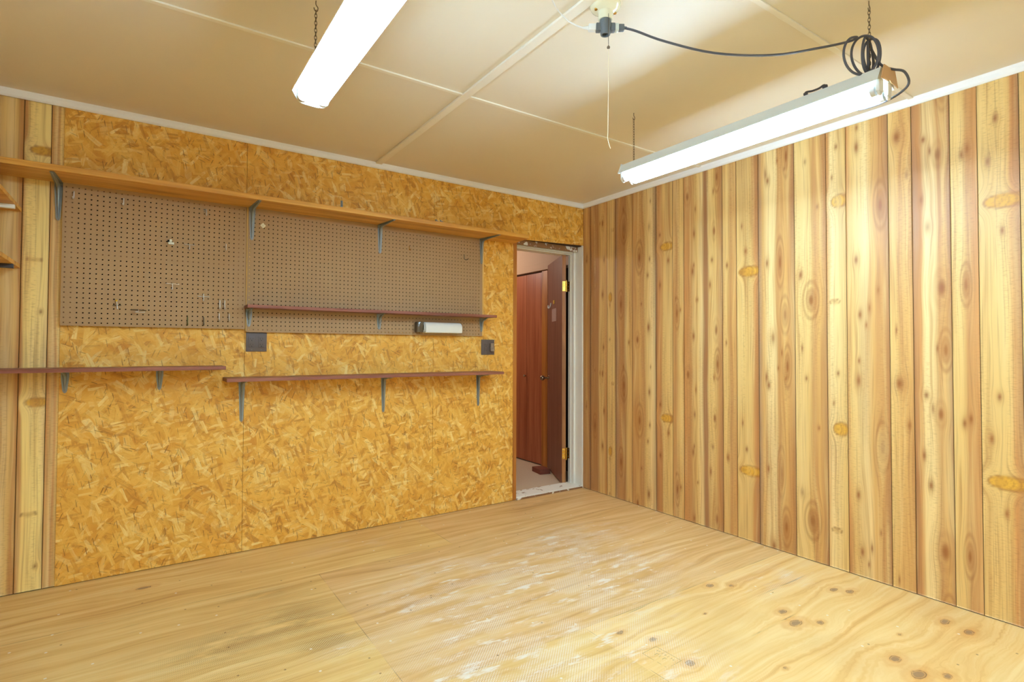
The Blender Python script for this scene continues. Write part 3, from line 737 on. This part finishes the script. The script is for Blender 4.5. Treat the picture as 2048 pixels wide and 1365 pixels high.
for x, yw in ((-3.521, 0.), (-2.633, YB), (-1.845, YB), (-1.046, YB)): bracket(r, x, yw, 2.031+SH*yw, .193, .262, SH)
r = thing('wall_shelf', 'maroon shelf in front of the longer pegboard, over the white roll', 'shelf', (-1.83, YB, 1.428), G_S)
o = B(); o.box(-2.668, -.983, -.147, YB-.0003, 1.428, 1.4465, .0012); o.out('board', M['maroon'], r)
for x in (-2.643, -1.846, -1.044): bracket(r, x, YB, 1.428, .106, .105)
r = thing('wall_shelf', 'maroon shelf running off the left edge, below the smaller pegboard', 'shelf', (-3.6, 0, 1.078), G_S)
o = B(); o.box(-4.7, -2.779, -.20, -.0003, 1.078, 1.0965, .0012); o.out('board', M['maroon'], r)
for x in (-3.48, -3.079): bracket(r, x, 0., 1.078, .112, .155)
bracket(r, -4.3, .0065, 1.078, .112, .155)
r = thing('wall_shelf', 'lowest maroon shelf, on three long brackets left of the doorway', 'shelf', (-1.86, 0, 1.008), G_S)
o = B(); o.box(-2.773, -.946, -.19, -.0003, 1.008, 1.0275, .0012); o.out('board', M['maroon'], r)
for x in (-2.672, -1.803, -1.056): bracket(r, x, 0., 1.008, .245, .165)
# ends of two short shelves at the left edge
for z, lab, m, bl in ((1.863, 'upper short pine shelf at the left edge, white strip fixed under it', 'white_pl', 'white rounded strip'),
                  (1.585, 'lower short pine shelf at the left edge, black strip fixed under it', 'plug', 'black strip')):
    r = thing('short_shelf', lab, 'shelf', (-4.3, 0, z), 'short shelves at the left edge')
    o = B(); o.box(X_L+.0005, -3.66, -.50, .006, z, z+.019, .001); o.out('board', M['pine'], r)
    o = B(); o.box(X_L+.0005, -3.660, -.168, -.145, z-.020, z-.0002, .004 if m == 'white_pl' else .001); sub(o.out('under_strip', M[m], r, True), bl)
# metal bits on the top shelf
zs = 2.031+.028-.25*SH
r = thing('shelf_clip', 'grey metal clip standing on the pine shelf near its middle', 'clip', (-2.174, -.25, zs), 'metal bits on the pine shelf')
o = B(); o.box(-2.181, -2.167, -.256, -.2545, zs, zs+.045, .0005); o.box(-2.181, -2.167, -.2545, -.235, zs, zs+.0015); o.tube(curve([(-2.174, -.256, zs+.012), (-2.174, -.266, zs+.018), (-2.174, -.264, zs+.036), (-2.174, -.256, zs+.042)], 4), .003, 8); o.out('clip_body', M['steel'], r, True)
for xx, lab in ((-1.532, 'left of two little grey fasteners on the pine shelf'), (-1.497, 'right of two little grey fasteners on the pine shelf')):
    r = thing('fastener', lab, 'fastener', (xx, -.25, zs), 'metal bits on the pine shelf')
    o = B(); o.cyl((xx-.006, -.25, zs+.006), (xx+.008, -.25, zs+.006), .006, None, 12); o.cyl((xx-.010, -.25, zs+.0095), (xx-.006, -.25, zs+.0095), .0095, None, 12); o.out('fastener_body', M['steel'], r, True)

# ------------------------------------------------------------------ paper roll in its holder, outlets
r = thing('paper_roll_holder', 'white paper roll in a smoked plastic holder under the maroon shelf', 'roll holder', (-1.4, YB, 1.345))
o = B(); o.box(-1.592, -1.538, -.075, YB-.0005, 1.308, 1.384, .012); o.out('end_arm', M['smoke'], r, True)
o = B(); o.box(-1.245, -1.232, -.07, YB-.0005, 1.312, 1.376, .008); o.out('end_arm', M['smoke'], r, True)
o = B(); pts = [(-.0235-.0008, 1.380), (-.062, 1.382), (-.078, 1.378), (-.09, 1.366), (-.096, 1.348), (-.096, 1.309), (-.0235-.0008, 1.306)]
o.prism(pts, lambda u, v, w: (w, u, v), -1.536, -1.247); 
bmesh.ops.bevel(o.bm, geom=[e for e in o.bm.edges], offset=.003, segments=2, affect='EDGES')
o.out('paper_roll', M['paper'], r, True)
o = B(); o.tube([(-1.541, -.056+.03*math.cos(a*PI/12), 1.345+.03*math.sin(a*PI/12)) for a in range(24)], .003, 8, True); sub(o.out('roll_rim', M['white_pl'], r, True), 'pale rim at the roll end')

def plate(x0, x1, z0, z1, label, group):
    r = thing('wall_outlet', label, 'outlet', ((x0+x1)/2, 0, (z0+z1)/2), group)
    o = B(); o.box(x0, x1, -.006, -.0003, z0, z1, .002); o.out('cover_plate', M['plate'], r, True)
    return r
GO = 'black outlet plates'
def slots(rc, cx, czs):
    for cz in czs:
        s = B(); s.box(cx-.0075, cx-.0055, -.0089, -.0084, cz-.001, cz+.0075); s.out('slot', M['slot'], rc)
        s = B(); s.box(cx+.0055, cx+.0075, -.0089, -.0084, cz, cz+.0065); s.out('slot', M['slot'], rc)
        s = B(); s.cyl((cx, -.0084, cz-.0075), (cx, -.0089, cz-.0075), .0027, None, 12); s.out('slot', M['slot'], rc)
r = plate(-2.654, -2.540, 1.176, 1.2905, 'black double outlet plate below the joint of the pegboards', GO)
for cx in (-2.6235, -2.5705):
    o = B(); o.box(cx-.0165, cx+.0165, -.0085, -.006, 1.1995, 1.267, .0012); rc = o.out('receptacle', M['plate'], r, True)
    slots(rc, cx, (1.2495, 1.2155))
    s = B(); s.cyl((cx, -.006, 1.1865), (cx, -.0072, 1.1865), .003, None, 12); s.out('screw', M['greyad'], r)
r = plate(-1.032, -.9155, 1.150, 1.266, 'black plate beside the doorway with a small taupe adapter plugged in', GO)
o = B(); o.box(-1.006, -.976, -.0085, -.006, 1.172, 1.24, .0012); rc = o.out('receptacle', M['plate'], r, True)
slots(rc, -.991, (1.222, 1.190))
s = B(); s.cyl((-.991, -.006, 1.161), (-.991, -.0075, 1.161), .0034, None, 12); s.out('screw', M['screw'], r)
r = thing('plug_adapter', 'taupe adapter plugged into the black plate beside the doorway', 'adapter', (-.945, -.02, 1.205))
o = B(); o.box(-.960, -.930, -.030, -.0065, 1.176, 1.206, .003); o.box(-.958, -.932, -.026, -.0065, 1.206, 1.238, .003); o.out('adapter_body', M['adapter'], r, True)
for cz, yy in ((1.195, -.0303), (1.222, -.0263)):
    for xx in (-.950, -.940):
        s = B(); s.box(xx-.0008, xx+.0008, yy-.0002, yy+.003, cz, cz+.007); s.out('slot', M['slot'], r)

# ------------------------------------------------------------------ hanging shop lights
LX, LY, LZ = -1.02, -2.11, 2.182
def chain_links(o, x, y, z0, z1):
    L, n = .0165, 0; z = z0
    while z < z1-.004:
        a = n % 2; pts = []
        for k in range(12):
            t = 2*PI*k/12; u, w = .0042*math.cos(t), (L/2+.001)*math.sin(t)
            pts.append((x+(u if a else 0), y+(0 if a else u), z+L/2+w))
        o.tube(pts, .0011, 5, True); z += L-.0032; n += 1
r = thing('shop_light', 'right hand two tube fluorescent light with the cord coil on top', 'light', (LX, LY, LZ), 'hanging fluorescent lights')
Y0, Y1 = -2.735, -1.490
o = B()
o.prism([(-.040, LZ), (.040, LZ), (.068, LZ-.050), (.0675, LZ-.052), (.030, LZ-.037), (-.030, LZ-.037), (-.0675, LZ-.052), (-.068, LZ-.050)], lambda u, v, w: (LX+u, w, v), Y0+.012, Y1-.004)
o.out('housing', M['housing'], r)
for y, a in ((Y0, 0), (Y1-.004, 1)):
    o = B(); o.prism([(-.044, LZ+.004), (.044, LZ+.004), (.068, LZ-.051), (.04, LZ-.046), (.012, LZ-.046), (0, LZ-.040), (-.012, LZ-.046), (-.04, LZ-.046), (-.068, LZ-.051)], lambda u, v, w: (LX+u, y+w, v), 0, .0025)
    e = o.out('end_plate', M['endp'] if a == 0 else M['housing'], r)
TZ = LZ-.074
for dx in (-.034, .034):
    o = B(); o.cyl((LX+dx, Y0+.045, TZ), (LX+dx, Y1-.030, TZ), .0185, None, 14); tb = o.out('tube', M['tube'], r, True)
    for ya in (Y0+.030, Y1-.030):
        o = B(); o.cyl((LX+dx, ya, TZ), (LX+dx, ya+.015, TZ), .019, None, 24); o.out('end_cap', M['cap'], tb, True)
    for y in (Y0+.012, Y1-.018):
        o = B(); o.box(LX+dx-.017, LX+dx+.017, y, y+.014, LZ-.084, LZ-.037, .005)
        o.tube(curve([(LX+dx-.011, y+.007, LZ-.06), (LX+dx-.012, y+.007, TZ-.004), (LX+dx-.006, y+.007, TZ-.016), (LX+dx+.006, y+.007, TZ-.016), (LX+dx+.012, y+.007, TZ-.004), (LX+dx+.011, y+.007, LZ-.06)], 4), .0045, 8)
        o.out('lampholder', M['white_pl'], r, True)
for y in (-2.672, -1.543):
    o = B(); o.tube(curve([(LX, y, LZ-.003), (LX+.006, y, LZ+.006), (LX, y, LZ+.014), (LX-.006, y, LZ+.006), (LX, y, LZ-.002)], 4), .0013, 6)
    chain_links(o, LX, y, LZ+.010, 2.418); o.out('chain', M['chain'], r, True)
# the left one is a copy
r2 = r.copy(); COL.objects.link(r2); r2.location.x = -2.66
r2['label'] = 'left two tube fluorescent light, hanging without any cord'
for ch in list(r.children):
    c = ch.copy(); COL.objects.link(c); c.parent = r2
    if ch.name.startswith('end_plate'):
        if max(v.co.y for v in ch.data.vertices) > 0:     # its far end has a deeper, rounded plate behind the tubes
            o = B(); o.prism([(-.068, LZ-.051), (-.044, LZ+.004), (.044, LZ+.004), (.068, LZ-.051), (.060, LZ-.076), (.044, LZ-.090), (.02, LZ-.094), (-.03, LZ-.092), (-.052, LZ-.078)], lambda u, v, w: (LX+u, Y1-.004+w, v), 0, .0025)
            q = o.out('end_plate', M['housing'], r); c.data = q.data; bpy.data.objects.remove(q)
        else:
            c.data = ch.data.copy(); c.data.materials[0] = M['housing']
    for g in ch.children:
        d = g.copy(); COL.objects.link(d); d.parent = c
for x, lb in ((-1.02, 'right hand light of an unseen rear pair, added as fill'), (-2.66, 'left light of an unseen rear pair, added as fill')):
    r3_ = r2.copy(); COL.objects.link(r3_); r3_.location = (x, -4.55, LZ); r3_['label'] = lb  # unseen second pair of lights, added to fill the room
    for ch in list(r2.children):
        c = ch.copy(); COL.objects.link(c); c.parent = r3_
        for g in ch.children:
            d = g.copy(); COL.objects.link(d); d.parent = c
def ceiling_hook(x, y, label):
    o = B(); o.tube(curve([(x, y, CZ+.004), (x, y, CZ-.014), (x+.007, y, CZ-.024), (x+.004, y, CZ-.037), (x-.004, y, CZ-.036), (x-.007, y, CZ-.027)], 5), .0017, 8)
    tag(o.out('ceiling_hook', M['chain'], None, True), label, 'hook', 'hooks in the ceiling')
ceiling_hook(LX, -1.543, 'ceiling hook over the far end of the right hand light')
ceiling_hook(LX, -2.672, 'ceiling hook over the cord coil')
ceiling_hook(-2.66, -1.543, 'ceiling hook over the far end of the left light')
# small black clip on the edge of the right light
o = B(); xx = LX-.040
o.tube(curve([(xx, -2.462, LZ+.004), (xx, -2.468, LZ+.011), (xx, -2.49, LZ+.007), (xx, -2.515, LZ+.007), (xx, -2.533, LZ+.012), (xx, -2.54, LZ+.004)], 5), .004, 8)
o.box(xx-.004, xx+.006, -2.472, -2.458, LZ+.0003, LZ+.010, .002); o.box(xx-.004, xx+.006, -2.545, -2.528, LZ+.0003, LZ+.011, .002)
tag(o.out('cord_clip', M['plug'], None, True), 'small black clip on the top edge of the right hand light', 'clip')

# ------------------------------------------------------------------ ceiling lampholder, adapter, cords
HX, HY = -1.785, -2.12
r = thing('ceiling_lampholder', 'cream porcelain lampholder on the ceiling with a pull string', 'lampholder', (HX, HY, CZ))
o = B(); o.lathe([(.056, 0), (.056, -.008), (.052, -.016), (.040, -.024), (.028, -.029), (.026, -.036), (.0255, -.056), (.024, -.058)], (HX, HY, CZ)); o.out('porcelain_base', M['porcelain'], r, True)
for dx, dy in ((-.036, .010), (.036, -.012)):
    s = B(); s.cyl((HX+dx, HY+dy, CZ-.027), (HX+dx, HY+dy, CZ-.018), .006, None, 14); s.out('screw', M['brass'], r, True)
px, py = HX-.008, HY-.024
o = B(); z = CZ-.05
for k in range(28): o.ball((px, py, z-.0042*k), .0017, 6)
o.ball((px, py, z-.0042*28-.004), .006, 12); o.out('pull_chain', M['chain'], r, True)
zb = z-.0042*28-.006
o = B(); o.tube(curve([(px, py, zb+.004), (px-.002, py-.001, zb-.03), (px-.001, py, zb-.15), (px-.003, py, zb-.30), (px-.003, py+.001, 1.955), (px+.002, py, 1.935), (px+.007, py-.003, 1.918)], 8), .0011, 6); o.out('pull_string', M['string'], r, True)
r = thing('socket_adapter', 'grey adapter with two side outlets screwed into the porcelain lampholder', 'adapter', (HX, HY, CZ-.058))
o = B(); o.lathe([(.020, -.057), (.0215, -.064), (.0215, -.085), (.019, -.092), (.0185, -.108), (.017, -.112), (.012, -.112), (.012, -.100)], (HX, HY, CZ)); o.out('adapter_body', M['greyad'], r, True)
AX = Vector((.826, -.563, 0)); AC = Vector((HX, HY, CZ-.086))
def rot_box(o, c, ax, l0, l1, w, h, bev=.002):
    n0 = len(o.bm.verts); t = B(); t.box(l0, l1, -w, w, -h, h, bev)
    sd = Vector((-ax.y, ax.x, 0))
    for v in t.bm.verts: v.co = c+ax*v.co.x+sd*v.co.y+Vector((0, 0, v.co.z))
    me = bpy.data.meshes.new('tmp'); t.bm.to_mesh(me); t.bm.free(); o.bm.from_mesh(me); bpy.data.meshes.remove(me)
for q in (-.034, .018):
    o = B(); rot_box(o, AC, AX, q, q+.016, .011, .014); o.out('side_outlet', M['greyad'], r, True)
# white plug and thin white cord on the left
r = thing('white_cord', 'thin white cord with its plug in the left side of the grey adapter', 'cord', tuple(AC-AX*.05))
o = B(); rot_box(o, AC, AX, -.062, -.0345, .010, .012, .004); o.cyl(AC-AX*.062, AC-AX*.082, .007, .0035, 12); o.out('plug', M['white_pl'], r, True)
e = AC-AX*.082
o = B(); o.tube(curve([e, e-AX*.03+Vector((0, 0, .012)), e-AX*.055+Vector((.0, .012, .04)), e-AX*.10+Vector((-.02, -.02, .068)), e-AX*.20+Vector((-.02, -.16, .072)), e-AX*.3+Vector((-.05, -.5, .074))], 8), .0028, 7); o.out('cord_line', M['wcord'], r, True)
# dark cord: plug, sagging run, coil on the chain, end loop into the light
r = thing('power_cord', 'dark grey cord from the ceiling adapter, coiled above the right hand light', 'cord', tuple(AC+AX*.05))
o = B(); rot_box(o, AC, AX, .0345, .048, .011, .013, .003); sub(o.out('plug', M['glassy'], r, True), 'pale plug face')
o = B(); rot_box(o, AC, AX, .048, .068, .0095, .011, .003); o.cyl(AC+AX*.068, AC+AX*.078, .006, .004, 12); o.out('strain_relief', M['greyad'], r, True)
C0 = Vector((LX, -2.672, 0)); R1 = Vector((.826, -.563, 0)); R2 = Vector((.563, .826, 0))
pts = [AC+AX*.07, (-1.70, -2.19, 2.352), (-1.615, -2.249, 2.314), (-1.467, -2.353, 2.270), (-1.298, -2.472, 2.262), (-1.159, -2.57, 2.288), (-1.075, -2.63, 2.310)]
loops = [(-.052, .066, .35, .066), (-.026, .044, -.5, .072), (-.012, .034, .7, .068), (.012, .030, -.35, .064), (.004, .022, .9, .058)]
ns = 12; nl = len(loops)
for i in range(nl):
    for q in range(ns):
        t = q/ns; a0 = loops[i]; a1 = loops[min(i+1, nl-1)]
        sc, aa, yw, bz = [a0[j]*(1-t)+a1[j]*t for j in range(4)]
        th = PI/2+2*PI*t
        dirv = R1*math.cos(yw)+R2*math.sin(yw)
        pts.append(C0+R1*sc+dirv*(aa*math.cos(th))+Vector((0, 0, 2.250+bz*math.sin(th)+.002*i))+R2*(.006*(i-2)))
pts += [(LX+.02, -2.69, 2.236), (LX+.02, -2.71, 2.205), (LX+.012, -2.742, 2.180), (LX+.03, -2.768, 2.166), (-.955, -2.768, 2.135), (-.953, -2.735, 2.110), (-.954, -2.678, 2.098), (-.956, -2.61, 2.100), (-.958, -2.559, 2.118), (-.966, -2.535, 2.138)]
o = B(); o.tube(curve(pts, 5), .0042, 9); o.out('cord_line', M['cord'], r, True)

# ink stamp on the front floor sheet
o = B(); Z0 = .0002
def stroke(x0, y0, x1, y1, w=.0012):
    a, c = Vector((x0, y0, 0)), Vector((x1, y1, 0)); d = (c-a).normalized(); n = Vector((-d.y, d.x, 0))*w/2
    o._add([a-n+Vector((0, 0, Z0)), c-n+Vector((0, 0, Z0)), c+n+Vector((0, 0, Z0)), a+n+Vector((0, 0, Z0))], [[0, 1, 2, 3]])
for s in ((-1.511, -2.043, -1.428, -2.039), (-1.428, -2.039, -1.424, -2.161), (-1.424, -2.161, -1.458, -2.162), (-1.464, -2.162, -1.47, -2.1625), (-1.478, -2.163, -1.484, -2.163), (-1.511, -2.043, -1.5095, -2.10), (-1.509, -2.115, -1.508, -2.135), (-1.507, -2.148, -1.507, -2.156)): stroke(*s)
for i, y in enumerate((-2.062, -2.07, -2.086, -2.10, -2.114, -2.128, -2.14)):
    stroke(-1.449, y, -1.441, y-.001*(i % 3)); 
    if i % 2: stroke(-1.441, y, -1.444, y-.005)
    if i % 3 == 0: stroke(-1.449, y, -1.447, y-.005)
for y in (-2.075, -2.113): stroke(-1.478, y, -1.462, y, .0016); stroke(-1.462, y, -1.463, y-.009, .0014)
stroke(-1.469, -2.094, -1.466, -2.094, .003); stroke(-1.476, -2.096, -1.474, -2.096, .003)
struct(o.out('stamp_print', M['ink'], floor))

# ------------------------------------------------------------------ light
hl = bpy.data.lights.new('hall_lamp', 'POINT'); hl.energy = 29; hl.color = (1., .93, .84); hl.shadow_soft_size = .04
h = bpy.data.objects.new('hall_lamp', hl); h.location = (-.62, 1.75, 2.27); COL.objects.link(h)
w = bpy.data.worlds.new('world'); scene.world = w; w.use_nodes = True
w.node_tree.nodes['Background'].inputs[0].default_value = (.8, .9, 1., 1); w.node_tree.nodes['Background'].inputs[1].default_value = .2

# ------------------------------------------------------------------ camera
cam = bpy.data.cameras.new('camera'); co = bpy.data.objects.new('camera', cam); COL.objects.link(co); scene.camera = co
yaw, pitch, roll = .9728298892808588, .02253216441428088, .0035908163129468474
fw = Vector((math.cos(yaw)*math.cos(pitch), math.sin(yaw)*math.cos(pitch), math.sin(pitch)))
rt = Vector((math.sin(yaw), -math.cos(yaw), 0)); up = rt.cross(fw)
r3 = rt*math.cos(roll)+up*math.sin(roll); u3 = up*math.cos(roll)-rt*math.sin(roll)
m = Matrix((r3, u3, -fw)).transposed().to_4x4(); m.translation = (-3.15784503, -3.53916799, 1.20304903)
co.matrix_world = m
cam.sensor_fit = 'HORIZONTAL'; cam.sensor_width = 36; cam.lens = 1083.81163/2048*36; cam.shift_y = -10.576/2048
cam.clip_start = .02
scene.view_settings.view_transform = 'Standard'; scene.view_settings.look = 'None'; scene.view_settings.gamma = 1; scene.view_settings.use_curve_mapping = False
scene.view_settings.exposure = 0.
scene.cycles.diffuse_bounces = 5; scene.cycles.max_bounces = 8
